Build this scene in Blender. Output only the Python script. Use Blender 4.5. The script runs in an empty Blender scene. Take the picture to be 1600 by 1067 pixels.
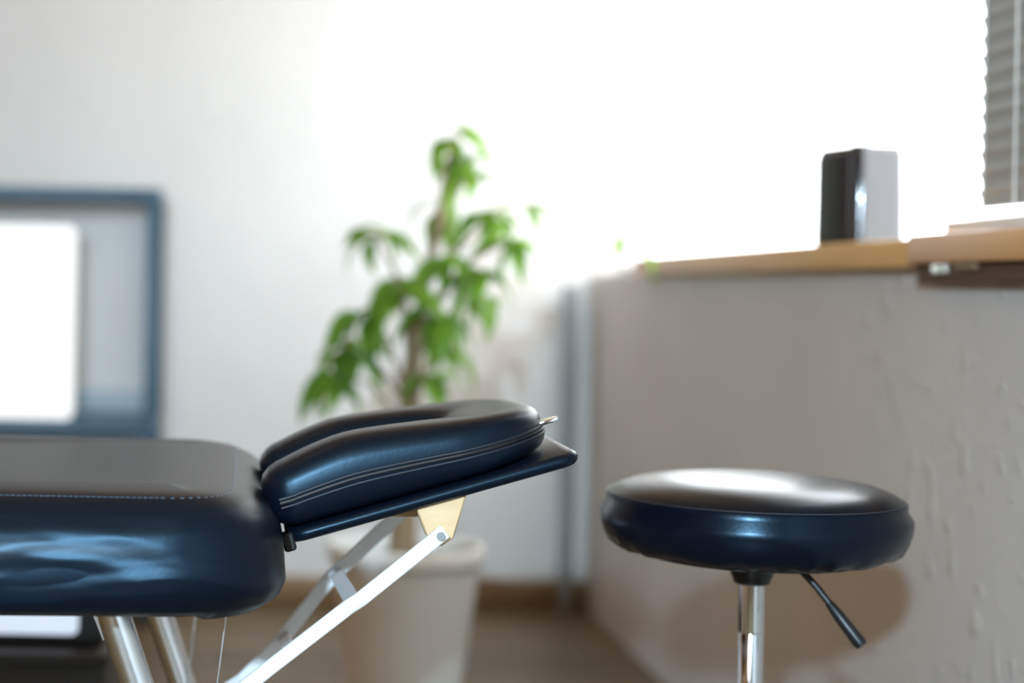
import bpy, bmesh, math, random
from mathutils import Vector, Matrix
random.seed(11)
scene = bpy.context.scene
C = scene.collection

# ------------------------------------------------------------------ camera
cam_d = bpy.data.cameras.new('camera')
cam = bpy.data.objects.new('camera', cam_d); C.objects.link(cam)
cam.location = (0, 0, 0.92)
cam.rotation_euler = (math.radians(90), -0.019, 0)
cam_d.sensor_width = 36; cam_d.lens = 60.75
cam_d.shift_x = 0.26125; cam_d.shift_y = -0.0572
cam_d.clip_start = 0.02
cam_d.dof.use_dof = True
cam_d.dof.focus_distance = 1.66
cam_d.dof.aperture_fstop = 2.2
scene.camera = cam

# ------------------------------------------------------------------ sky, lights, exposure
world = bpy.data.worlds.new('sky'); scene.world = world
world.use_nodes = True
bg = world.node_tree.nodes['Background']
bg.inputs[0].default_value = (0.95, 0.98, 1.0, 1); bg.inputs[1].default_value = 8.0

def area(name, loc, rot, sx, sy, power, col, portal=False):
    d = bpy.data.lights.new(name, 'AREA'); d.shape = 'RECTANGLE'; d.size = sx; d.size_y = sy
    d.energy = power; d.color = col
    if portal: d.cycles.is_portal = True
    o = bpy.data.objects.new(name, d); C.objects.link(o); o.location = loc; o.rotation_euler = rot
    return o
R90 = math.radians(90)
# portal for the sky in the window behind the photographer (the floor lamp's own light is in its builder)
area('rear_window_portal', (-1.30, -1.81, 1.40), (R90, 0, 0), 1.2, 0.6, 1, (1, 1, 1), True)
# portal for the sky in the long side window
area('side_window_portal', (1.13, 3.09, 1.53), (0, R90, 0), 1.12, 3.76, 1, (1, 1, 1), True)

vs = scene.view_settings
vs.view_transform = 'Standard'; vs.look = 'None'; vs.exposure = -0.12; vs.gamma = 1.0
vs.use_curve_mapping = False

# ------------------------------------------------------------------ materials
def mat(name, col=(0.8, 0.8, 0.8), rough=0.5, metal=0.0, **kw):
    m = bpy.data.materials.new(name); m.use_nodes = True
    b = m.node_tree.nodes['Principled BSDF']
    b.inputs['Base Color'].default_value = (*col, 1)
    b.inputs['Roughness'].default_value = rough
    b.inputs['Metallic'].default_value = metal
    for k, v in kw.items(): b.inputs[k.replace('_', ' ')].default_value = v
    return m
def nd(m, t): return m.node_tree.nodes.new(t)
def lk(m, a, b): m.node_tree.links.new(a, b)
def bsdf(m): return m.node_tree.nodes['Principled BSDF']
def coords(m, scale=(1, 1, 1), rot=(0, 0, 0)):
    t = nd(m, 'ShaderNodeTexCoord'); mp = nd(m, 'ShaderNodeMapping')
    mp.inputs['Scale'].default_value = scale; mp.inputs['Rotation'].default_value = rot
    lk(m, t.outputs['Object'], mp.inputs[0]); return mp.outputs[0]
def noise(m, vec, scale, detail=3, rough=0.5):
    n = nd(m, 'ShaderNodeTexNoise'); n.inputs['Scale'].default_value = scale
    n.inputs['Detail'].default_value = detail; n.inputs['Roughness'].default_value = rough
    lk(m, vec, n.inputs['Vector']); return n.outputs['Fac']
def ramp(m, fac, stops):
    r = nd(m, 'ShaderNodeValToRGB'); e = r.color_ramp.elements
    while len(e) < len(stops): e.new(0.5)
    for i, (p, c) in enumerate(stops): e[i].position = p; e[i].color = (*c, 1)
    lk(m, fac, r.inputs[0]); return r.outputs[0]
def bump(m, height, strength, dist, prev=None):
    b = nd(m, 'ShaderNodeBump'); b.inputs['Strength'].default_value = strength; b.inputs['Distance'].default_value = dist
    lk(m, height, b.inputs['Height'])
    if prev is not None: lk(m, prev, b.inputs['Normal'])
    lk(m, b.outputs[0], bsdf(m).inputs['Normal']); return b.outputs[0]

def paint(name, c1, c2):
    m = mat(name, c1, 0.65)
    v = coords(m)
    lk(m, ramp(m, noise(m, v, 2.5, 4), [(0.3, c1), (0.7, c2)]), bsdf(m).inputs['Base Color'])
    p = bump(m, noise(m, v, 60, 3), 0.25, 0.003)
    blob = ramp(m, noise(m, v, 26, 1), [(0.60, (0, 0, 0)), (0.74, (1, 1, 1))])
    bump(m, blob, 0.6, 0.004, p)
    return m
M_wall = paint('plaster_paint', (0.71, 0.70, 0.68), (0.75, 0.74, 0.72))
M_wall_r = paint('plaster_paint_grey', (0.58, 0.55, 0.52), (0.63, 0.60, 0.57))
M_ochre = paint('ochre_paint', (0.44, 0.20, 0.055), (0.48, 0.22, 0.065))
M_warm = paint('brown_paint', (0.20, 0.11, 0.045), (0.24, 0.13, 0.055))

def wood(name, c1, c2, scale, rough=0.45, stretch=(1, 12, 12)):
    m = mat(name, c1, rough)
    v = coords(m, stretch)
    lk(m, ramp(m, noise(m, v, scale, 5, 0.6), [(0.3, c1), (0.7, c2)]), bsdf(m).inputs['Base Color'])
    bump(m, noise(m, v, scale * 2, 4), 0.15, 0.002)
    return m
M_ceil = wood('pale_timber', (0.58, 0.36, 0.16), (0.66, 0.42, 0.20), 3)
M_sill = wood('honey_oak', (0.60, 0.31, 0.09), (0.70, 0.41, 0.15), 3, 0.4, (10, 1, 10))
M_sill2 = wood('orange_oak', (0.60, 0.26, 0.03), (0.70, 0.34, 0.055), 3, 0.35, (10, 1, 10))
M_strip = wood('dark_brown_wood', (0.07, 0.035, 0.016), (0.15, 0.08, 0.04), 3, 0.8, (10, 1, 10))
M_ply = wood('birch_plywood', (0.68, 0.46, 0.24), (0.78, 0.56, 0.33), 6, 0.45, (2, 8, 8))
M_floor = [wood('floor_oak_%d' % i, a, b, 2.5, 0.4, (1, 14, 14)) for i, (a, b) in enumerate([
    ((0.11, 0.075, 0.036), (0.16, 0.11, 0.055)), ((0.13, 0.09, 0.044), (0.18, 0.125, 0.062)), ((0.09, 0.062, 0.03), (0.14, 0.096, 0.048))])]
M_gap = mat('floor_underlay', (0.05, 0.035, 0.02), 0.9)
M_base = wood('skirting_oak', (0.24, 0.16, 0.08), (0.33, 0.22, 0.12), 3)

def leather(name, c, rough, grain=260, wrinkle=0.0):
    m = mat(name, c, rough, Specular_IOR_Level=0.29, Specular_Tint=(0.42, 0.74, 1.0, 1), Coat_Weight=0.03, Coat_Roughness=0.25)  # blue highlights of the cool key light are put into the specular tint
    v = coords(m)
    vo = nd(m, 'ShaderNodeTexVoronoi'); vo.inputs['Scale'].default_value = grain
    lk(m, v, vo.inputs['Vector'])
    p = bump(m, vo.outputs['Distance'], 0.05, 0.0008)
    if wrinkle:
        v2 = coords(m, (3.0, 2, 13), (0, math.radians(24), 0))
        w = ramp(m, noise(m, v2, 1.6, 2, 0.5), [(0.40, (0, 0, 0)), (0.66, (1, 1, 1))])
        g = nd(m, 'ShaderNodeNewGeometry'); sx = nd(m, 'ShaderNodeSeparateXYZ'); lk(m, g.outputs['Normal'], sx.inputs[0])
        mr = nd(m, 'ShaderNodeMapRange'); mr.inputs['From Min'].default_value = 0.8; mr.inputs['From Max'].default_value = 0.3
        lk(m, sx.outputs['Z'], mr.inputs['Value'])
        mu = nd(m, 'ShaderNodeMath'); mu.operation = 'MULTIPLY'; lk(m, w, mu.inputs[0]); lk(m, mr.outputs[0], mu.inputs[1])
        p = bump(m, mu.outputs[0], wrinkle, 0.02, p)
    return m
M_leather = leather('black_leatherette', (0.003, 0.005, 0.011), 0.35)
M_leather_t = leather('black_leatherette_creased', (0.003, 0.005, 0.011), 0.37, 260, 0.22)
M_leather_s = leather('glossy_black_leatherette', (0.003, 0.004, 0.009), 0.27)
M_trim = mat('black_vinyl', (0.012, 0.014, 0.022), 0.45)
M_pipe_g = mat('dark_grey_pipe', (0.27, 0.29, 0.30), 0.5)  # even dark grey, set to the dark band in the corner
M_rail = mat('pale_blue_grey', (0.30, 0.38, 0.42), 0.45)
M_stitch = mat('pale_blue_thread', (0.13, 0.22, 0.33), 0.6)
M_pipe = mat('dark_piping', (0.010, 0.014, 0.024), 0.5)
M_alu = mat('brushed_aluminium', (0.86, 0.87, 0.88), 0.26, 1.0)
n_ = noise(M_alu, coords(M_alu, (60, 60, 2)), 8, 2); bump(M_alu, n_, 0.05, 0.001)
M_flat = mat('silver_lacquer', (0.88, 0.89, 0.90), 0.42, 0.12)
M_chrome = mat('chrome', (0.80, 0.82, 0.84), 0.10, 1.0)
M_steel = mat('steel_cable', (0.65, 0.68, 0.70), 0.3, 1.0)
M_plastic = mat('black_plastic', (0.010, 0.010, 0.012), 0.38)
M_gloss = mat('gloss_black', (0.012, 0.013, 0.016), 0.14, Coat_Weight=0.6, Coat_Roughness=0.05)
M_slate = mat('slate_blue_lacquer', (0.030, 0.085, 0.135), 0.42)
n_ = noise(M_slate, coords(M_slate), 30, 3); bump(M_slate, n_, 0.05, 0.002)
M_dark = mat('black_brown_laminate', (0.018, 0.014, 0.012), 0.5)
n_ = noise(M_dark, coords(M_dark, (2, 20, 20)), 6, 3); bump(M_dark, n_, 0.08, 0.002)
M_white = mat('white_gloss_paint', (0.82, 0.83, 0.83), 0.35)
M_slat = mat('grey_blind_slat', (0.30, 0.30, 0.285), 0.45)
M_cord = mat('blind_cord', (0.75, 0.74, 0.70), 0.7)
M_pot = mat('white_ceramic', (0.90, 0.90, 0.87), 0.38)
M_soil = mat('potting_soil', (0.06, 0.035, 0.02), 0.95)
n_ = noise(M_soil, coords(M_soil), 60, 4); bump(M_soil, n_, 0.8, 0.01)
M_bark = wood('bark', (0.20, 0.13, 0.07), (0.33, 0.24, 0.14), 8, 0.85, (14, 14, 2))
M_fabric = mat('white_blind_fabric', (0.86, 0.83, 0.80), 0.8, Transmission_Weight=0.0)
def emit(name, col, s):
    m = mat(name, (0.1, 0.1, 0.1), 0.2)
    bsdf(m).inputs['Emission Color'].default_value = (*col, 1)
    bsdf(m).inputs['Emission Strength'].default_value = s
    return m
M_screen = emit('lit_white_screen', (1, 1, 1), 1.3)
M_screen_b = emit('lit_blue_white_screen', (0.72, 0.82, 1.0), 1.0)
M_fill = emit('warm_fill_glow', (1.0, 0.62, 0.30), 6.0)  # glow of the added ceiling globe, a warm fill

def glass(name):
    m = bpy.data.materials.new(name); m.use_nodes = True
    nt = m.node_tree; nt.nodes.remove(nt.nodes['Principled BSDF'])
    tr = nt.nodes.new('ShaderNodeBsdfTransparent'); gl = nt.nodes.new('ShaderNodeBsdfGlossy')
    gl.inputs['Roughness'].default_value = 0.02
    mx = nt.nodes.new('ShaderNodeMixShader'); mx.inputs[0].default_value = 0.03
    nt.links.new(tr.outputs[0], mx.inputs[1]); nt.links.new(gl.outputs[0], mx.inputs[2])
    nt.links.new(mx.outputs[0], nt.nodes['Material Output'].inputs[0])
    return m
M_glass = glass('window_glass')

def leafmat(name, c1, c2, t):
    m = mat(name, c1, 0.4)
    oi = nd(m, 'ShaderNodeObjectInfo')
    lk(m, ramp(m, oi.outputs['Random'], [(0.0, c1), (1.0, c2)]), bsdf(m).inputs['Base Color'])
    tl = nd(m, 'ShaderNodeBsdfTranslucent'); tl.inputs[0].default_value = (*t, 1)
    mx = nd(m, 'ShaderNodeMixShader'); mx.inputs[0].default_value = 0.45
    out = m.node_tree.nodes['Material Output']
    lk(m, bsdf(m).outputs[0], mx.inputs[1]); lk(m, tl.outputs[0], mx.inputs[2]); lk(m, mx.outputs[0], out.inputs[0])
    return m
M_leaf = leafmat('green_leaf', (0.035, 0.14, 0.02), (0.20, 0.36, 0.04), (0.26, 0.50, 0.05))
# translucent blind fabric
_tl = nd(M_fabric, 'ShaderNodeBsdfTranslucent'); _tl.inputs[0].default_value = (0.9, 0.87, 0.84, 1)
_mx = nd(M_fabric, 'ShaderNodeMixShader'); _mx.inputs[0].default_value = 0.5
lk(M_fabric, bsdf(M_fabric).outputs[0], _mx.inputs[1]); lk(M_fabric, _tl.outputs[0], _mx.inputs[2])
lk(M_fabric, _mx.outputs[0], M_fabric.node_tree.nodes['Material Output'].inputs[0])

# ------------------------------------------------------------------ mesh helpers
def finish(name, bm, m, parent=None, smooth=True, origin=None):
    bmesh.ops.recalc_face_normals(bm, faces=bm.faces)
    if origin is not None: bmesh.ops.translate(bm, verts=bm.verts, vec=-Vector(origin))
    me = bpy.data.meshes.new(name); bm.to_mesh(me); bm.free()
    if smooth:
        for p in me.polygons: p.use_smooth = True
        me.set_sharp_from_angle(angle=math.radians(38))
    me.materials.append(m)
    o = bpy.data.objects.new(name, me); C.objects.link(o)
    if parent is not None: o.parent = parent
    if origin is not None: o.location = origin
    return o
def root(name, loc, label, cat, group=None):
    o = bpy.data.objects.new(name, None); C.objects.link(o); o.location = loc; o.empty_display_size = 0.1
    o['label'] = label; o['category'] = cat
    if group: o['group'] = group
    return o
def tag(o, label, cat, group=None):
    o['label'] = label; o['category'] = cat
    if group: o['group'] = group
    return o
def struct(o, label, cat):
    o['kind'] = 'structure'; o['label'] = label; o['category'] = cat; return o
def add_box(bm, lo, hi, bev=0.0, seg=2, mtx=None):
    vs_ = [bm.verts.new((x, y, z)) for x in (lo[0], hi[0]) for y in (lo[1], hi[1]) for z in (lo[2], hi[2])]
    fs = [bm.faces.new([vs_[i] for i in q]) for q in ((0,1,3,2),(4,6,7,5),(0,4,5,1),(2,3,7,6),(0,2,6,4),(1,5,7,3))]
    if bev:
        ed = list({e for f in fs for e in f.edges})
        r = bmesh.ops.bevel(bm, geom=ed, offset=bev, segments=seg, affect='EDGES', profile=0.5)
        vs_ = list({v for f in r['faces'] for v in f.verts} | {v for v in vs_ if v.is_valid})
    if mtx is not None: bmesh.ops.transform(bm, matrix=mtx, verts=vs_)
def box(name, lo, hi, m, parent=None, bev=0.003, seg=2, mtx=None):
    off = Vector(parent.location) if parent is not None else Vector((0, 0, 0))
    bm = bmesh.new(); add_box(bm, lo, hi, bev, seg, mtx)
    bmesh.ops.translate(bm, verts=bm.verts, vec=-off)
    if parent is None:
        c = (Vector(lo) + Vector(hi)) / 2; c.z = lo[2]
        return finish(name, bm, m, None, True, c)
    return finish(name, bm, m, parent)
def add_tube(bm, pts, rad, n=10, flat=None, cap=True):
    """sweep a round (or rectangular when flat=(w,t,normal)) section along pts"""
    pts = [Vector(p) for p in pts]; rings = []
    rads = rad if isinstance(rad, (list, tuple)) else [rad] * len(pts)
    prev = None
    for i, p in enumerate(pts):
        d = (pts[min(i + 1, len(pts) - 1)] - pts[max(i - 1, 0)]).normalized()
        if prev is None:
            a = Vector((0, 0, 1)) if abs(d.z) < 0.9 else Vector((0, 1, 0))
        else: a = prev
        s = d.cross(a).normalized(); u = s.cross(d).normalized(); prev = u
        rings.append([bm.verts.new(p + rads[i] * (math.cos(t) * s + math.sin(t) * u)) for t in [2 * math.pi * k / n for k in range(n)]])
    for a, b in zip(rings, rings[1:]):
        for k in range(n): bm.faces.new((a[k], a[(k + 1) % n], b[(k + 1) % n], b[k]))
    if cap: bm.faces.new(rings[0]); bm.faces.new(rings[-1])
def tube(name, pts, rad, m, parent=None, n=12):
    bm = bmesh.new(); add_tube(bm, pts, rad, n)
    if parent is not None: bmesh.ops.translate(bm, verts=bm.verts, vec=-Vector(parent.location))
    return finish(name, bm, m, parent)
def add_strip(bm, pts, w, t):
    """flat bar following pts in an XZ plane; w = face width, t = thickness along Y"""
    pts = [Vector(p) for p in pts]; rings = []
    for i, p in enumerate(pts):
        d = (pts[min(i + 1, len(pts) - 1)] - pts[max(i - 1, 0)]).normalized()
        nrm = Vector((-d.z, 0, d.x)).normalized(); y = Vector((0, 1, 0))
        rings.append([bm.verts.new(p + a * nrm * w / 2 + b * y * t / 2) for a, b in ((1, 1), (1, -1), (-1, -1), (-1, 1))])
    for a, b in zip(rings, rings[1:]):
        for k in range(4): bm.faces.new((a[k], a[(k + 1) % 4], b[(k + 1) % 4], b[k]))
    bm.faces.new(rings[0]); bm.faces.new(rings[-1])
def strip(name, pts, w, t, m, parent):
    bm = bmesh.new(); add_strip(bm, pts, w, t)
    bmesh.ops.bevel(bm, geom=list(bm.edges), offset=min(w, t) * 0.2, segments=1, affect='EDGES')
    bmesh.ops.translate(bm, verts=bm.verts, vec=-Vector(parent.location))
    return finish(name, bm, m, parent)
def lathe(name, prof, m, parent=None, n=64, mod=None, loc=(0, 0, 0), close=True):
    """prof: (r,z) list; local to parent"""
    bm = bmesh.new(); rings = []
    for j, (r, z) in enumerate(prof):
        ring = []
        for k in range(n):
            a = 2 * math.pi * k / n; rr, zz = (r, z) if mod is None else mod(r, z, a, j)
            ring.append(bm.verts.new((loc[0] + rr * math.cos(a), loc[1] + rr * math.sin(a), loc[2] + zz)))
        rings.append(ring)
    for a, b in zip(rings, rings[1:]):
        for k in range(n): bm.faces.new((a[k], a[(k + 1) % n], b[(k + 1) % n], b[k]))
    if close: bm.faces.new(rings[0]); bm.faces.new(rings[-1])
    return finish(name, bm, m, parent)
def rrect(x0, x1, y0, y1, r, n=10):
    """rounded rectangle outline: list of (point, outward normal)"""
    out = []
    for cx, cy, a0 in ((x1 - r, y0 + r, -90), (x1 - r, y1 - r, 0), (x0 + r, y1 - r, 90), (x0 + r, y0 + r, 180)):
        for k in range(n + 1):
            a = math.radians(a0 + 90 * k / n); nn = Vector((math.cos(a), math.sin(a), 0))
            out.append((Vector((cx, cy, 0)) + r * nn, nn))
    # subdivide straight runs
    res = []
    for i, (p, q) in enumerate(out):
        res.append((p, q)); p2, q2 = out[(i + 1) % len(out)]
        L = (p2 - p).length
        if L > 0.08:
            k = int(L / 0.04)
            for s in range(1, k): res.append((p.lerp(p2, s / k), q))
    return res
def pad(name, outline, prof, m, parent=None, disp=None):
    """stack of inset outlines: prof = (inset,z)"""
    bm = bmesh.new(); rings = []
    for ins, z in prof:
        ring = []
        for p, nn in outline:
            q = p - nn * ins; q = Vector((q.x, q.y, z))
            if disp: q = disp(q, nn, ins)
            ring.append(bm.verts.new(q))
        rings.append(ring)
    n = len(outline)
    for a, b in zip(rings, rings[1:]):
        for k in range(n): bm.faces.new((a[k], a[(k + 1) % n], b[(k + 1) % n], b[k]))
    bm.faces.new(rings[0]); bm.faces.new(rings[-1])
    if parent is not None: bmesh.ops.translate(bm, verts=bm.verts, vec=-Vector(parent.location))
    return finish(name, bm, m, parent)

# ------------------------------------------------------------------ room shell
X0, X1, Y0, Y1, H = -2.8, 1.0, -1.8, 4.99, 2.45
T = 0.14
WIN = (1.20, 4.985, 0.96, 2.10)          # side window: y0,y1,z0,z1
RW = (-1.90, -0.70, 1.10, 1.70)         # rear window: x0,x1,z0,z1

fl = struct(box('floor', (X0 - T, Y0 - T, -0.10), (X1 + T, Y1 + T, -0.014), M_gap, bev=0), 'brown wooden plank floor of the treatment room', 'floor')
plank_me = {}
PW = 0.14; ny = int((Y1 - Y0) / PW) + 1
for j in range(ny):
    ya = Y0 + j * PW; yb = min(ya + PW - 0.003, Y1)
    cuts = [X0, X0 + 1.0 + 0.9 * ((j * 0.37) % 1.0), X0 + 2.6 + 0.7 * ((j * 0.61) % 1.0), X1]
    for a, b in zip(cuts, cuts[1:]):
        bm = bmesh.new(); add_box(bm, (a, ya, -0.014), (b - 0.002, yb, 0.0), 0.0015, 1)
        c = Vector(((a + b) / 2, (ya + yb) / 2, 0))
        o = finish('plank', bm, M_floor[(j * 2 + int(a * 10)) % 3], fl, True, c)
        o.location = c - fl.location
struct(box('ceiling', (X0 - T, Y0 - T, H), (X1 + T, Y1 + T, H + 0.1), M_ceil, bev=0), 'pale timber ceiling above the treatment room', 'ceiling')
struct(box('wall_back', (X0 - T, Y1, 0), (X1 + T, Y1 + T, H), M_wall, bev=0), 'off-white painted wall behind the plant and shelf', 'wall')
struct(box('wall_left', (X0 - T, Y0, 0), (X0, Y1, H), M_ochre, bev=0), 'ochre painted wall at the foot of the table', 'wall')
bm = bmesh.new()
add_box(bm, (X1, Y0, 0), (X1 + T, Y1, WIN[2])); add_box(bm, (X1, Y0, WIN[3]), (X1 + T, Y1, H))
add_box(bm, (X1, Y0, WIN[2]), (X1 + T, WIN[0], WIN[3])); add_box(bm, (X1, WIN[1], WIN[2]), (X1 + T, Y1, WIN[3]))
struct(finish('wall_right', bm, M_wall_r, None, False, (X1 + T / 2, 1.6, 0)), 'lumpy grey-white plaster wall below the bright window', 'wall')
bm = bmesh.new()
add_box(bm, (X0, Y0 - T, 0), (X1, Y0, RW[2])); add_box(bm, (X0, Y0 - T, RW[3]), (X1, Y0, H))
add_box(bm, (X0, Y0 - T, RW[2]), (RW[0], Y0, RW[3])); add_box(bm, (RW[1], Y0 - T, RW[2]), (X1, Y0, RW[3]))
struct(finish('wall_front', bm, M_warm, None, False, (-0.9, Y0 - T / 2, 0)), 'dark brown painted wall with a small window facing the stool', 'wall')
struct(box('baseboard_back', (X0, Y1 - 0.016, 0), (X1, Y1, 0.08), M_base), 'brown wooden skirting board along the back wall', 'baseboard')

# side window: frame and pane
w1 = root('window_1', (1.11, 3.05, WIN[2]), 'long overexposed window above the wooden sill', 'window'); w1['kind'] = 'structure'
fx = (1.095, 1.135)
box('window_frame', (fx[0], WIN[0], WIN[2]), (fx[1], WIN[1], WIN[2] + 0.035), M_white, w1)
box('window_frame', (fx[0], WIN[0], WIN[3] - 0.04), (fx[1], WIN[1], WIN[3]), M_white, w1)
box('window_frame', (fx[0], WIN[0], WIN[2]), (fx[1], WIN[0] + 0.04, WIN[3]), M_white, w1)
box('window_frame', (fx[0], WIN[1] - 0.008, WIN[2]), (fx[1], WIN[1], WIN[3]), M_white, w1)
box('window_pane', (1.113, WIN[0] + 0.03, WIN[2] + 0.03), (1.118, WIN[1] - 0.01, WIN[3] - 0.03), M_glass, w1, bev=0)
# rear window behind the photographer
w2 = root('window_2', (-1.30, Y0 - 0.07, RW[2]), 'small window in the wall facing the stool', 'window'); w2['kind'] = 'structure'
for lo, hi in (((RW[0], RW[2]), (RW[1], RW[2] + 0.04)), ((RW[0], RW[3] - 0.04), (RW[1], RW[3])), ((RW[0], RW[2]), (RW[0] + 0.04, RW[3])), ((RW[1] - 0.04, RW[2]), (RW[1], RW[3]))):
    box('window_frame', (lo[0], Y0 - 0.09, lo[1]), (hi[0], Y0 - 0.05, hi[1]), M_white, w2)
box('window_pane', (RW[0] + 0.03, Y0 - 0.075, RW[2] + 0.03), (RW[1] - 0.03, Y0 - 0.07, RW[3] - 0.03), M_glass, w2, bev=0)

# ------------------------------------------------------------------ sill boards
tag(box('window_sill_board', (0.968, 2.503, 0.9608), (1.092, 4.31, 1.003), M_sill, bev=0.004), 'pale honey wooden sill board carrying the black speaker', 'sill board')
s2 = root('window_sill_board', (1.03, 1.85, 0.938), 'thicker orange wooden sill board with a dark strip underneath, below the slatted blind', 'sill board')
box('board', (0.957, 1.21, 0.966), (1.092, 2.500, 1.0075), M_sill2, s2, 0.004)
box('under_strip', (0.972, 1.21, 0.9385), (0.9995, 2.50, 0.966), M_strip, s2, 0.003)  # dark brown strip along the bottom of the near board
box('small_block', (0.964, 2.372, 0.9515), (0.974, 2.428, 0.9655), M_chrome, s2, 0.002)  # small polished block on the face of the strip
box('small_block', (0.966, 2.29, 0.957), (0.974, 2.360, 0.9655), M_base, s2, 0.002)

# ------------------------------------------------------------------ vertical pipe in the room corner
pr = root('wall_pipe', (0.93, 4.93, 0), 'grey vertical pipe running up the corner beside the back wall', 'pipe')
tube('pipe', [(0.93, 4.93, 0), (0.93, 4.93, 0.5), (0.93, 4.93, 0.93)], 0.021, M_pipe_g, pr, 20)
for z in (0.25, 0.72):
    box('clip', (0.925, 4.95, z), (0.935, 4.992, z + 0.02), M_white, pr, 0.002)

# ------------------------------------------------------------------ venetian blind
vb = root('venetian_blind', (1.04, 1.85, 1.008), 'grey slatted blind lowered to the orange sill board', 'blind')
by0, by1 = 1.24, 2.452
bm = bmesh.new(); w, t = 0.027, 0.0012
mt = Matrix.Rotation(math.radians(76), 4, 'Y')
segs = 6; prof = [(-w / 2 + w * i / segs, 0.0025 * (1 - (2 * i / segs - 1) ** 2)) for i in range(segs + 1)]
top = []; bot = []
for yy in (by0 - 1.85, by1 - 1.85):
    top.append([bm.verts.new((x, yy, z)) for x, z in prof]); bot.append([bm.verts.new((x, yy, z - t)) for x, z in prof])
for g in (top, bot):
    for i in range(segs): bm.faces.new((g[0][i], g[0][i + 1], g[1][i + 1], g[1][i]))
for k in (0, 1):
    for i in range(segs): bm.faces.new((top[k][i], top[k][i + 1], bot[k][i + 1], bot[k][i]))
for i in (0, segs): bm.faces.new((top[0][i], top[1][i], bot[1][i], bot[0][i]))
bmesh.ops.transform(bm, matrix=mt, verts=bm.verts)
slat = finish('slat', bm, M_slat, vb); slat.location = (0, 0, 0.05)
for k in range(1, 38):
    o = slat.copy(); C.objects.link(o); o.parent = vb; o.location = (0, 0, 0.05 + k * 0.0272)
    o.rotation_euler = (0, math.radians(random.uniform(-3, 3)), 0)
box('bottom_rail', (1.022, by0, 1.0085), (1.060, 2.53, 1.030), M_white, vb, 0.004)
box('head_rail', (1.020, by0, 2.062), (1.062, by1, 2.098), M_white, vb, 0.003)
for yy in (1.40, 1.75, 2.08, 2.30, 2.40):
    tube('ladder_cord', [(1.022, yy, 1.03), (1.022, yy, 1.5), (1.022, yy, 2.07)], 0.0014, M_cord, vb, 6)

# raised fabric blinds high in the window
def raised_blind(y0, y1, zb, label):
    r = root('fabric_blind', (1.045, (y0 + y1) / 2, zb), label, 'blind')
    bm = bmesh.new(); n = 24; cols = []
    prof = [(0.0, 2.09), (0.0, zb + 0.30), (0.018, zb + 0.22), (-0.012, zb + 0.15), (0.016, zb + 0.09), (-0.010, zb + 0.03), (0.004, zb)]
    for i in range(n + 1):
        y = y0 + (y1 - y0) * i / n; sag = 0.012 * math.sin(math.pi * i / n * 3) ** 2
        cols.append([bm.verts.new((1.045 + x, y, z - (sag if z < zb + 0.25 else 0))) for x, z in prof])
    for a, b in zip(cols, cols[1:]):
        for k in range(len(prof) - 1): bm.faces.new((a[k], a[k + 1], b[k + 1], b[k]))
    bmesh.ops.translate(bm, verts=bm.verts, vec=-Vector(r.location))
    f = finish('fabric', bm, M_fabric, r)
    md = f.modifiers.new('thickness', 'SOLIDIFY'); md.thickness = 0.002
    box('head_rail', (1.03, y0, 2.075), (1.06, y1, 2.0985), M_white, r)
raised_blind(2.53, 3.48, 1.490, 'wide white fabric blind drawn up above the speaker')
raised_blind(3.52, 4.25, 1.615, 'short white fabric blind drawn up above the bare sill end')

# ------------------------------------------------------------------ black speaker on the sill
sp = root('speaker', (1.038, 2.925, 1.003), 'glossy black rounded box speaker standing on the sill', 'speaker')
bm = bmesh.new()
ol = rrect(-0.050, 0.050, -0.068, 0.068, 0.022, 8)
o = pad('cabinet', [(p, q) for p, q in ol], [(0.004, 0.0), (0.0, 0.004), (0.001, 0.08), (0.003, 0.150), (0.005, 0.160), (0.010, 0.165), (0.02, 0.166)], M_gloss, None)
o.parent = sp
o = pad('grille', [(p, q) for p, q in rrect(-0.0525, -0.048, -0.050, 0.048, 0.002, 2)], [(0, 0.012), (0, 0.150)], M_plastic, None); o.parent = sp
lathe('control_dial', [(0.016, 0.0), (0.016, 0.004), (0.014, 0.0055)], M_plastic, sp, 24, None, (0, 0, 0.166))
bm.free()
sp.rotation_euler = (0, 0, math.radians(14))

# ------------------------------------------------------------------ massage table
tb = root('massage_table', (-0.9, 1.81, 0), 'black leatherette massage table on silver tube legs', 'massage table')
ol = rrect(-1.86, 0.046, 1.50, 2.125, 0.115, 14)
prof = [(0.06, 0.624), (0.024, 0.624), (0.009, 0.631), (0.002, 0.644), (0.0, 0.660), (0.002, 0.678), (0.006, 0.695),
        (0.013, 0.710), (0.022, 0.7205), (0.032, 0.7270), (0.036, 0.7287), (0.050, 0.7312), (0.070, 0.7328), (0.095, 0.7338)]
def tdisp(q, nn, ins):
    k = max(0.0, 1 - abs(q.z - 0.66) / 0.06)
    d = 0.0035 * k * math.sin(q.x * 34 + q.z * 70 + 1.3 * math.sin(q.x * 11)) * math.sin(q.x * 9 + 1)
    zz = 0.002 * math.sin(q.x * 5.2 + 0.4) * (1 if q.z < 0.65 else 0)
    if q.z > 0.67 and nn.x > 0: q = q - Vector((ins * 0.55 * nn.x ** 2, 0, 0))
    return q + nn * d + Vector((0, 0, zz - (0.004 if (q.z < 0.63 and q.x > -0.03) else 0)))
pad('cushion', ol, prof, M_leather_t, tb, tdisp)
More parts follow.
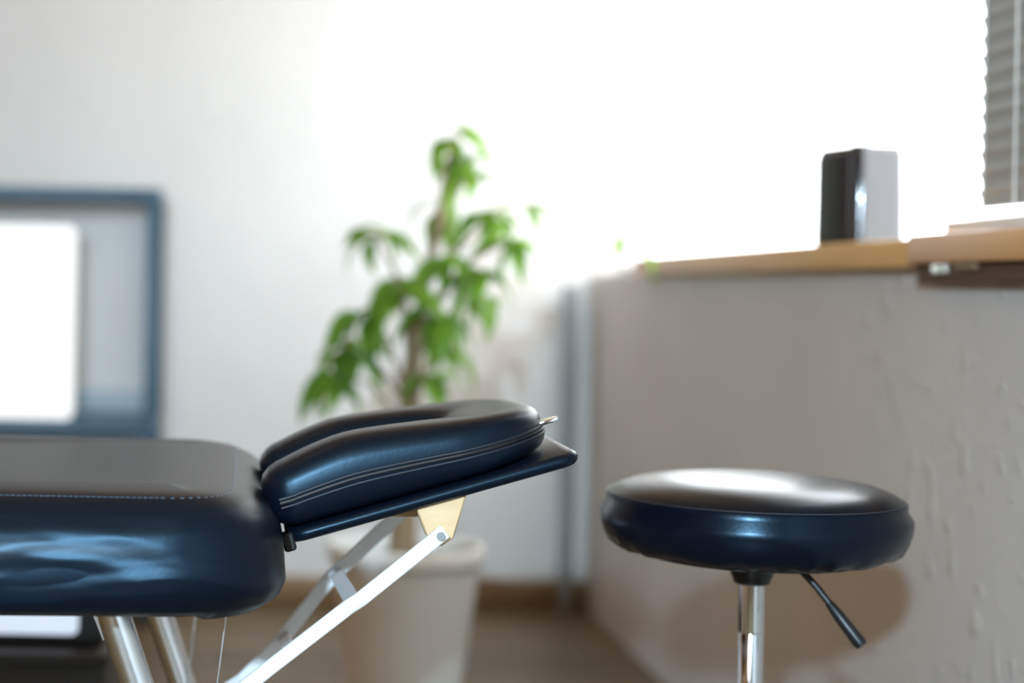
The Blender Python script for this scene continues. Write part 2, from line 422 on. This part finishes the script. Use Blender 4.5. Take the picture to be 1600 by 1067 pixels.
# stitched seam around the top panel, as short thread stitches joined
bm = bmesh.new()
pts = []
for p, nn in ol:
    q = p - nn * 0.0335 - Vector((0.0335 * 0.55 * max(0, nn.x) ** 2, 0, 0)); pts.append(Vector((q.x, q.y, 0.7277)))
pts.append(pts[0])
dense = []
for a, b in zip(pts, pts[1:]):
    k = max(1, int((b - a).length / 0.005))
    for s in range(k): dense.append((a.lerp(b, s / k), (b - a).normalized()))
for i, (p, d) in enumerate(dense):
    if d.length > 0: add_tube(bm, [p - d * 0.0017, p + d * 0.0017], 0.00034, 4)
bmesh.ops.translate(bm, verts=bm.verts, vec=-Vector(tb.location))
st = finish('seam_stitching', bm, M_stitch, tb, False); st['kind'] = 'stuff'
sl = 0.354
for s, xt in ((1, -0.122), (-1, -1.69)):
    for y in (1.62, 2.0):
        tube('leg', [(xt + s * sl * 0.0, y, 0.622), (xt + s * sl * 0.3, y, 0.322), (xt + s * sl * 0.60, y, 0.022)], 0.0158, M_alu, tb, 24)
        b_ = [(xt - 0.006 * s, y, 0.626), (xt + s * 0.012, y, 0.590)]
        bm = bmesh.new(); add_tube(bm, b_, 0.0178, 4); bmesh.ops.rotate(bm, verts=bm.verts, cent=b_[0], matrix=Matrix.Rotation(math.radians(45), 3, 'Z'))
        bmesh.ops.translate(bm, verts=bm.verts, vec=-Vector(tb.location)); finish('leg_bracket', bm, M_alu, tb)
        tube('rubber_foot', [(xt + s * sl * 0.60, y, 0.0), (xt + s * sl * 0.598, y, 0.03)], 0.019, M_plastic, tb, 16)
    xx = xt + s * sl * 0.45
    tube('cross_brace', [(xx, 1.62, 0.172), (xx, 1.8, 0.172), (xx, 2.0, 0.172)], 0.009, M_alu, tb, 12)
for y, xs, xe in ((1.625, -0.010, -0.058), (1.985, -0.040, -0.085)):
    tube('tension_cable', [(xs, y, 0.623), ((xs + xe) / 2, y, 0.40), (xe, y, 0.172)], 0.0011, M_steel, tb, 6)
    tube('side_rail', [(0.037, y, 0.172), (-0.9, y, 0.172), (-1.85, y, 0.172)], 0.006, M_alu, tb, 10)

# ------------------------------------------------------------------ face cradle
fc = root('face_cradle', (0.045, 1.80, 0.60), 'black horseshoe face cradle on tilted board with silver arms', 'face cradle')
tilt = math.atan2(0.0864, 0.2878)
base = Vector((0.0408, 1.80, 0.6655))
LM = Matrix.Translation(base) @ Matrix.Rotation(-tilt, 4, 'Y')
toF = Matrix.Translation(-fc.location) @ LM
def local_finish(name, bm, m, smooth=True):
    bmesh.ops.transform(bm, matrix=toF, verts=bm.verts); return finish(name, bm, m, fc, smooth)
# platform
bm = bmesh.new(); ol2 = rrect(0.006, 0.302, -0.135, 0.135, 0.022, 8); rings = []
for ins, z in ((0.005, 0.0), (0.001, 0.003), (0.0, 0.0065), (0.001, 0.010), (0.005, 0.013)):
    rings.append([bm.verts.new((p.x - q.x * ins, p.y - q.y * ins, z)) for p, q in ol2])
for a, b in zip(rings, rings[1:]):
    for k in range(len(a)): bm.faces.new((a[k], a[(k + 1) % len(a)], b[(k + 1) % len(a)], b[k]))
bm.faces.new(rings[0]); bm.faces.new(rings[-1])
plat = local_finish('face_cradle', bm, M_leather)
# horseshoe cushion: section swept along a U that opens towards the table
path = []
va, ue, rc = 0.094, 0.238, 0.056
for i in range(15): path.append((0.022 + (ue - rc - 0.022) * i / 15, -va))
for i in range(13):
    a = math.radians(-90 + 90 * i / 12); path.append((ue - rc + rc * math.cos(a), -va + rc + rc * math.sin(a)))
half = list(path)
for u, v in reversed(half): path.append((u, -v))
path = [(u - 0.085 * v * max(0.0, min(1.0, (u - 0.04) / 0.16)), v) for u, v in path]      # sits slightly askew on the board
NP = len(path)
def thick(u): return 0.074 - 0.024 * max(0, min(1, (u - 0.08) / 0.16)) ** 1.3 - 0.016 * max(0, (0.11 - u) / 0.11) ** 2
def sect(i, a, grow=0.0):
    u, v = path[i]; pu, pv = path[max(i - 1, 0)]; nu, nv = path[min(i + 1, NP - 1)]
    d = Vector((nu - pu, nv - pv, 0)).normalized(); nrm = Vector((d.y, -d.x, 0))      # outward
    s = min(i, NP - 1 - i); end = 1.0
    hw = 0.045; t = thick(u)
    c, sn = math.cos(a), math.sin(a); e = 0.62
    x = (abs(c) ** e) * (1 if c >= 0 else -1); z = (abs(sn) ** e) * (1 if sn >= 0 else -1)
    return Vector((u, v, 0)) + nrm * (hw + grow) * x + Vector((0, 0, 0.0135 + t * 0.46 + (t * 0.54 if z > 0 else t * 0.46) * z)), d
bm = bmesh.new(); rings = []; NS = 28
def ring_at(i, k, shift):
    cu = Vector((path[i][0], path[i][1], 0.0135 + thick(path[i][0]) * 0.5)); r = []
    for j in range(NS):
        p, d = sect(i, 2 * math.pi * j / NS); r.append(bm.verts.new(cu + (p - cu) * k + d * shift))
    return r
for k, sh in ((0.45, -0.026), (0.70, -0.022), (0.88, -0.014), (0.97, -0.006)): rings.append(ring_at(0, k, sh))
for i in range(NP): rings.append(ring_at(i, 1.0, 0))
for k, sh in ((0.97, 0.006), (0.88, 0.014), (0.70, 0.022), (0.45, 0.026)): rings.append(ring_at(NP - 1, k, sh))
for a, b in zip(rings, rings[1:]):
    for k in range(NS): bm.faces.new((a[k], a[(k + 1) % NS], b[(k + 1) % NS], b[k]))
bm.faces.new(rings[0]); bm.faces.new(rings[-1])
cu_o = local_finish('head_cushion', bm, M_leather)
# zip band round the outside, with piping lines above and below it
def around(frac, grow, rad, name, m, n=8):
    bm = bmesh.new(); pp = []
    for i in range(NP):
        p, d = sect(i, 0.0, grow); p.z = 0.0135 + thick(path[i][0]) * frac; pp.append(p)
    p0, d0 = sect(0, 0, grow); pp.insert(0, pp[0] - d0 * 0.012); pp.append(pp[-1] + (pp[-1] - pp[-2]).normalized() * 0.012)
    add_tube(bm, pp, rad, n); return local_finish(name, bm, m)
around(0.50, 0.0004, 0.0016, 'piping', M_pipe)
around(0.44, -0.0008, 0.0022, 'zipper', M_plastic)
around(0.37, 0.0004, 0.0014, 'piping', M_pipe)
bm = bmesh.new(); add_box(bm, (0.278, -0.075, 0.038), (0.300, -0.063, 0.043), 0.002, 2); local_finish('zip_pull', bm, M_chrome)
# hinge under the table edge
bm = bmesh.new(); add_box(bm, (0.002, -0.135, -0.006), (0.014, -0.115, 0.012), 0.002, 1); local_finish('hinge', bm, M_plastic)
# plywood brackets
off = -Vector(fc.location)
for y0, y1 in ((1.676, 1.694), (1.906, 1.924)):
    bm = bmesh.new(); dz = 0.0 
    poly = [(0.1685, 0.7105), (0.2215, 0.7265), (0.2075, 0.676), (0.195, 0.6675), (0.182, 0.676)]
    A = [bm.verts.new((x, y0, z)) for x, z in poly]; B = [bm.verts.new((x, y1, z)) for x, z in poly]
    bm.faces.new(A); bm.faces.new(B)
    for k in range(5): bm.faces.new((A[k], A[(k + 1) % 5], B[(k + 1) % 5], B[k]))
    bmesh.ops.bevel(bm, geom=list(bm.edges), offset=0.0015, segments=1, affect='EDGES')
    bmesh.ops.translate(bm, verts=bm.verts, vec=off); finish('plywood_bracket', bm, M_ply, fc)
box('plywood_spacer', (0.150, 1.72, 0.690), (0.178, 1.93, 0.7045), M_ply, fc, 0.002)
# silver link arms
far = [(0.1985, 1.930, 0.6850), (0.1724, 1.930, 0.6600), (0.1033, 1.930, 0.5940), (0.0483, 1.930, 0.5215), (0.0069, 1.930, 0.4770), (-0.050, 1.965, 0.430)]
near = [(0.1985, 1.670, 0.6840), (0.155, 1.670, 0.6475), (0.1185, 1.670, 0.6170), (0.106, 1.670, 0.6085), (0.0306, 1.670, 0.5480), (-0.060, 1.655, 0.4760)]
strip('link_arm', near, 0.0145, 0.005, M_flat, fc)
strip('link_arm', far, 0.0160, 0.005, M_flat, fc)
strip('cross_link', [(0.1195, 1.667, 0.6190), (0.1050, 1.667, 0.6060)], 0.01, 0.002, M_flat, fc)
def cross(name, p, q, w, t):
    bm = bmesh.new(); p = Vector(p); q = Vector(q); d = (q - p).normalized()
    u = Vector((0.72, 0, 0.69)); u = (u - d * u.dot(d)).normalized(); s = d.cross(u)
    r0, r1 = [[bm.verts.new(c + a * u * w / 2 + b * s * t / 2) for a, b in ((1, 1), (1, -1), (-1, -1), (-1, 1))] for c in (p, q)]
    for k in range(4): bm.faces.new((r0[k], r0[(k + 1) % 4], r1[(k + 1) % 4], r1[k]))
    bm.faces.new(r0); bm.faces.new(r1)
    bmesh.ops.translate(bm, verts=bm.verts, vec=off); finish(name, bm, M_flat, fc)
cross('cross_link', (0.112, 1.671, 0.6120), (0.108, 1.930, 0.5985), 0.016, 0.003)
cross('cross_link', (0.050, 1.671, 0.5625), (0.052, 1.930, 0.5260), 0.014, 0.003)
for y in (1.6655, 1.9355):
    tube('bolt', [(0.1935, y - 0.0045, 0.6800), (0.1935, y + 0.004, 0.6800)], 0.0042, M_steel, fc, 16)

# the cradle hangs on the table: make it one part of the table, its pieces sub-parts
for c_ in list(fc.children):
    if c_ is not plat: c_.parent = plat
fc_loc = Vector(fc.location)
bpy.data.objects.remove(fc)
plat.parent = tb; plat.location = fc_loc - Vector(tb.location); plat['label'] = 'tilted black horseshoe face cradle on silver link arms'

# ------------------------------------------------------------------ stool
so = root('stool', (0.564, 1.90, 0), 'round black padded swivel stool on a chrome column', 'stool')
RS = 0.1705
def pleat(r, z, a, j):
    if j <= 3: return r + 0.0008 * math.sin(31 * a + 3 * math.sin(5 * a)), z + 0.0013 * math.sin(23 * a + 3.5 * math.sin(4 * a)) 
    return r, z
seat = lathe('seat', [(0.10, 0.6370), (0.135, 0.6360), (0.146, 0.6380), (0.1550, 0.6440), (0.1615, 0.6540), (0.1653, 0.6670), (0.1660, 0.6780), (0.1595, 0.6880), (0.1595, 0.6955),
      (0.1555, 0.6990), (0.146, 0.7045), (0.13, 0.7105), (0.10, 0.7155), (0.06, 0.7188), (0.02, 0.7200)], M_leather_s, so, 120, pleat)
bm = bmesh.new(); add_tube(bm, [(0.1583 * math.cos(2 * math.pi * k / 96), 0.1583 * math.sin(2 * math.pi * k / 96), 0.6970) for k in range(97)], 0.0008, 8, None, False)
finish('seam_piping', bm, M_pipe, so)
lathe('seat_plate', [(0.12, 0.6310), (0.12, 0.6380)], M_plastic, so, 48)
lathe('collar', [(0.017, 0.6000), (0.0195, 0.6015), (0.0210, 0.6070), (0.023, 0.6100), (0.0235, 0.6330)], M_plastic, so, 32)
lathe('column', [(0.0135, 0.34), (0.0135, 0.5445), (0.0130, 0.5455), (0.0130, 0.5465), (0.0138, 0.5475), (0.0138, 0.6090)], M_chrome, so, 32)
lathe('gas_cylinder', [(0.022, 0.10), (0.022, 0.335), (0.018, 0.345), (0.0138, 0.346)], M_chrome, so, 32)
lv = tube('lever', [(0.60, 1.845, 0.6245), (0.6125, 1.835, 0.610), (0.626, 1.825, 0.591)], 0.0038, M_plastic, so, 10)
tube('lever_grip', [(0.624, 1.8265, 0.5935), (0.632, 1.820, 0.582), (0.650, 1.808, 0.5565), (0.6525, 1.806, 0.553)], [0.0045, 0.0062, 0.0072, 0.006], M_plastic, so, 12)
lathe('hub', [(0.035, 0.075), (0.04, 0.085), (0.04, 0.115), (0.025, 0.13)], M_chrome, so, 32)
for k in range(5):
    a = 2 * math.pi * k / 5 + 0.3; cx, sy = math.cos(a), math.sin(a)
    P = lambda r, z: (0.568 + r * cx, 1.9 + r * sy, z)
    tube('foot', [P(0.03, 0.10), P(0.13, 0.092), P(0.245, 0.072)], [0.02, 0.016, 0.012], M_chrome, so, 12)
    tube('caster_stem', [P(0.24, 0.078), P(0.24, 0.045)], 0.006, M_chrome, so, 8)
    ax = Vector((-sy, cx, 0)) * 0.012; c0 = Vector(P(0.24, 0.026))
    tube('caster', [c0 - ax, c0 + ax], 0.026, M_plastic, so, 20)

# ------------------------------------------------------------------ shelf unit against the back wall
su = root('shelf_unit', (-0.93, 4.80, 0), 'dark slate-blue open shelf frame standing against the back wall', 'shelf')
sx0, sx1, sy0, sy1, sz = -1.65, -0.231, 4.61, 4.96, 1.166
fw = 0.034
for x in (sx0, sx1 - fw):
    for y in (sy0, sy1 - fw): box('post', (x, y, 0), (x + fw, y + fw, sz), M_slate, su, 0.002)
box('top_board', (sx0 - 0.001, sy0 - 0.002, sz - 0.032), (sx1 + 0.001, sy1, sz + 0.001), M_slate, su, 0.002)
box('shelf_board', (sx0 + 0.002, sy0 + 0.002, 0.505), (sx1 - 0.002, sy1 - 0.002, 0.540), M_slate, su, 0.002)
box('shelf_board', (sx0 + 0.002, sy0 + 0.002, 0.08), (sx1 - 0.002, sy1 - 0.002, 0.11), M_slate, su, 0.002)
box('back_strip', (sx0 + fw, sy1 - 0.020, 0.541), (sx1 - fw, sy1 - 0.004, 0.605), M_rail, su, 0.002)  # pale blue-grey strip along the back of the middle shelf
sc = root('screen', (-0.83, 4.665, 0.541), 'large glowing white screen standing in the slate-blue shelf', 'screen')
pn = pad('housing', [(Vector((p.x, p.y, 0)), q) for p, q in rrect(-0.375, 0.375, -0.005, 0.520, 0.02, 6)], [(0.004, -0.012), (0, -0.010), (0, 0.010), (0.004, 0.012)], M_white, None)
pn.rotation_euler = (R90, 0, 0); pn.parent = sc; pn.location = (0, 0, 0.006)
pn = pad('display', [(Vector((p.x, p.y, 0)), q) for p, q in rrect(-0.371, 0.371, -0.001, 0.516, 0.018, 6)], [(0, 0.011), (0, 0.0135), (0.002, 0.0145)], M_screen, None)
pn.rotation_euler = (R90, 0, 0); pn.parent = sc; pn.location = (0, 0, 0.006)

# ------------------------------------------------------------------ dark chest and small screen seen under the table
ch = root('low_chest', (-0.62, 2.80, 0), 'black-brown low chest on the floor behind the massage table', 'chest')
box('body', (-1.04, 2.60, 0.02), (-0.199, 3.02, 0.338), M_dark, ch, 0.004)
box('lid', (-1.045, 2.592, 0.338), (-0.194, 3.025, 0.358), M_dark, ch, 0.004)
for x in (-1.0, -0.28):
    for y in (2.63, 2.95): box('foot', (x, y, 0.0), (x + 0.04, y + 0.04, 0.021), M_dark, ch, 0.002)
ls = root('monitor', (-0.55, 2.66, 0.358), 'black-framed monitor glowing blue-white on the low chest', 'monitor')
pn = pad('housing', [(Vector((p.x, p.y, 0)), q) for p, q in rrect(-0.345, 0.345, 0.0, 0.290, 0.012, 6)], [(0.003, -0.015), (0, -0.012), (0, 0.012), (0.003, 0.015)], M_plastic, None)
pn.rotation_euler = (R90, 0, 0); pn.parent = ls
pn = pad('display', [(Vector((p.x, p.y, 0)), q) for p, q in rrect(-0.306, 0.306, 0.0185, 0.272, 0.012, 6)], [(0, 0.013), (0, 0.0165), (0.002, 0.017)], M_screen_b, None)
pn.rotation_euler = (R90, 0, 0); pn.parent = ls

# ------------------------------------------------------------------ potted plant
pp = root('potted_plant', (0.347, 3.60, 0), 'leafy green indoor tree in a tapered white pot', 'plant')
PX, PY = 0.347, 3.60
lathe('pot', [(0.085, 0.0), (0.104, 0.0), (0.108, 0.006), (0.124, 0.12), (0.151, 0.335), (0.1535, 0.345), (0.160, 0.350), (0.163, 0.358), (0.163, 0.380), (0.160, 0.385),
      (0.152, 0.385), (0.149, 0.378), (0.144, 0.33), (0.140, 0.30)], M_pot, pp, 64)
lathe('soil', [(0.145, 0.33), (0.144, 0.347), (0.08, 0.356), (0.01, 0.358)], M_soil, pp, 40)
tube('trunk', [(PX - 0.01, PY, 0.35), (PX - 0.005, PY + 0.005, 0.48), (PX + 0.004, PY - 0.004, 0.60), (PX + 0.0, PY, 0.72), (PX + 0.02, PY + 0.01, 0.86), (PX + 0.04, PY, 0.98)],
     [0.030, 0.025, 0.023, 0.020, 0.013, 0.007], M_bark, pp, 14)
def leaf_mesh(L, W, droop):
    bm = bmesh.new(); n = 9; rows = []
    for i in range(n + 1):
        t = i / n; w = W * (math.sin(math.pi * t ** 0.75) ** 0.9) * (1 - 0.25 * t) + 0.0006
        ang = droop * t; x = L * (math.sin(ang) / droop if droop else t); z = -L * ((1 - math.cos(ang)) / droop if droop else 0)
        rows.append([bm.verts.new((x, -w / 2, z + w * 0.22)), bm.verts.new((x, -w / 4, z + w * 0.07)), bm.verts.new((x, 0, z)), bm.verts.new((x, w / 4, z + w * 0.07)), bm.verts.new((x, w / 2, z + w * 0.22))])
    for a, b in zip(rows, rows[1:]):
        for k in range(4): bm.faces.new((a[k], a[k + 1], b[k + 1], b[k]))
    me = bpy.data.meshes.new('leaf'); bm.to_mesh(me); bm.free()
    for p in me.polygons: p.use_smooth = True
    me.materials.append(M_leaf); return me
LEAVES = [leaf_mesh(0.13, 0.050, 1.1), leaf_mesh(0.155, 0.056, 1.5), leaf_mesh(0.105, 0.044, 0.8)]
def leaf(p, yaw, pitch, roll, k, s=1.0):
    o = bpy.data.objects.new('leaf', LEAVES[k]); C.objects.link(o); o.parent = pp
    o.location = Vector(p) - Vector(pp.location)
    o.rotation_euler = (roll, pitch, yaw); o.scale = (s, s, s)
# leaf clusters: x, z, y offset, number, scale; branch leaves the trunk at z
cl = [(0.265, 1.03, -0.06, 7, 0.95, 0.80), (0.215, 0.79, 0.02, 8, 1.1, 0.66), (0.255, 0.87, -0.09, 6, 1.0, 0.66), (0.335, 0.93, 0.06, 7, 0.9, 0.72), (0.395, 0.98, -0.06, 7, 0.9, 0.86),
      (0.435, 1.24, 0.02, 5, 0.85, 0.98), (0.455, 1.15, -0.04, 5, 0.8, 0.95), (0.520, 1.08, 0.02, 6, 0.85, 0.92), (0.480, 0.95, -0.05, 6, 0.85, 0.82), (0.395, 0.86, -0.10, 6, 0.85, 0.70),
      (0.320, 0.90, -0.10, 6, 0.9, 0.70), (0.430, 0.80, 0.06, 5, 0.8, 0.66), (0.405, 1.09, 0.05, 5, 0.8, 0.92), (0.380, 0.74, -0.06, 5, 0.8, 0.62),
      (0.545, 1.02, -0.06, 5, 0.9, 0.86), (0.505, 0.90, 0.03, 4, 0.8, 0.76), (0.455, 1.20, 0.06, 5, 0.8, 0.96), (0.195, 0.74, -0.05, 5, 0.95, 0.62)]
def trunk_pt(z):
    k = [(0.35, -0.01), (0.48, -0.005), (0.6, 0.004), (0.72, 0.0), (0.86, 0.02), (0.98, 0.04)]
    for (a, x), (b, y) in zip(k, k[1:]):
        if z <= b: return Vector((PX + x + (y - x) * (z - a) / (b - a), PY, z))
    return Vector((PX + 0.04, PY, 0.98))
for x, z, dy, n, s, tz in cl:
    c = Vector((x, PY + dy, z)); a = trunk_pt(tz); m_ = a.lerp(c, 0.55) + Vector((0, 0, 0.03))
    tube('branch', [a, m_, c], [0.006, 0.0045, 0.003], M_bark, pp, 8)
    for i in range(n):
        yaw = 2 * math.pi * i / n + random.uniform(-0.4, 0.4)
        leaf(c + Vector((random.uniform(-.01, .01), random.uniform(-.01, .01), random.uniform(-.015, .015))), yaw, random.uniform(-0.15, 0.75), random.uniform(-0.5, 0.5), random.randrange(3), s * random.uniform(0.85, 1.15))
# one long shoot reaching towards the sill
tube('branch', [trunk_pt(0.92), (0.55, 3.68, 1.10), (0.72, 3.80, 1.10), (0.845, 3.90, 1.035)], [0.005, 0.004, 0.003, 0.002], M_bark, pp, 8)
for p, yw, pt, k, s in (((0.845, 3.90, 1.035), 0.2, 0.15, 1, 1.0), ((0.84, 3.90, 1.035), 1.2, 0.3, 2, 0.8), ((0.62, 3.73, 1.105), -0.3, 0.5, 0, 0.9), ((0.60, 3.72, 1.10), 0.9, 0.4, 2, 0.9)):
    leaf(p, yw, pt, 0.1, k, s)

# ------------------------------------------------------------------ unseen warm globe added above the frame as fill light
cl_ = root('unseen_fill_globe', (-0.6, 2.2, 2.45), 'unseen warm globe added on the ceiling as fill light', 'lamp')
lathe('rose', [(0.06, -0.03), (0.06, 0.0)], M_white, cl_, 32)
lathe('globe', [(0.02, -0.205), (0.06, -0.19), (0.09, -0.15), (0.10, -0.11), (0.09, -0.07), (0.05, -0.035), (0.03, -0.03)], M_fill, cl_, 40)

# ------------------------------------------------------------------ floor lamp behind the photographer: the cool key light
LH = Vector((-0.52, -1.38, 1.55)); aim = (Vector((0.60, 1.95, 0.62)) - LH).normalized()
fl_ = root('floor_lamp', (LH.x, LH.y, 0), 'cool white reflector floor lamp on a black pole', 'lamp')
lathe('base', [(0.15, 0.0), (0.15, 0.012), (0.14, 0.018), (0.02, 0.022)], M_plastic, fl_, 40)
tube('pole', [(LH.x, LH.y, 0.02), (LH.x, LH.y, 0.8), (LH.x, LH.y, LH.z - 0.02)], 0.011, M_plastic, fl_, 14)
rd = lathe('reflector', [(0.025, -0.09), (0.05, -0.08), (0.085, -0.03), (0.10, 0.04), (0.098, 0.04), (0.083, -0.028), (0.048, -0.076), (0.02, -0.085)], M_plastic, fl_, 40)
rd.location = (0, 0, LH.z); rd.rotation_euler = aim.to_track_quat('Z', 'Y').to_euler()
ld = bpy.data.lights.new('lamp_light', 'AREA'); ld.shape = 'DISK'; ld.size = 0.10; ld.energy = 170; ld.color = (0.58, 0.81, 1.0)
lo_ = bpy.data.objects.new('lamp_light', ld); C.objects.link(lo_); lo_.parent = fl_
lo_.location = Vector((0, 0, LH.z)) + aim * 0.045; lo_.rotation_euler = aim.to_track_quat('-Z', 'Y').to_euler()
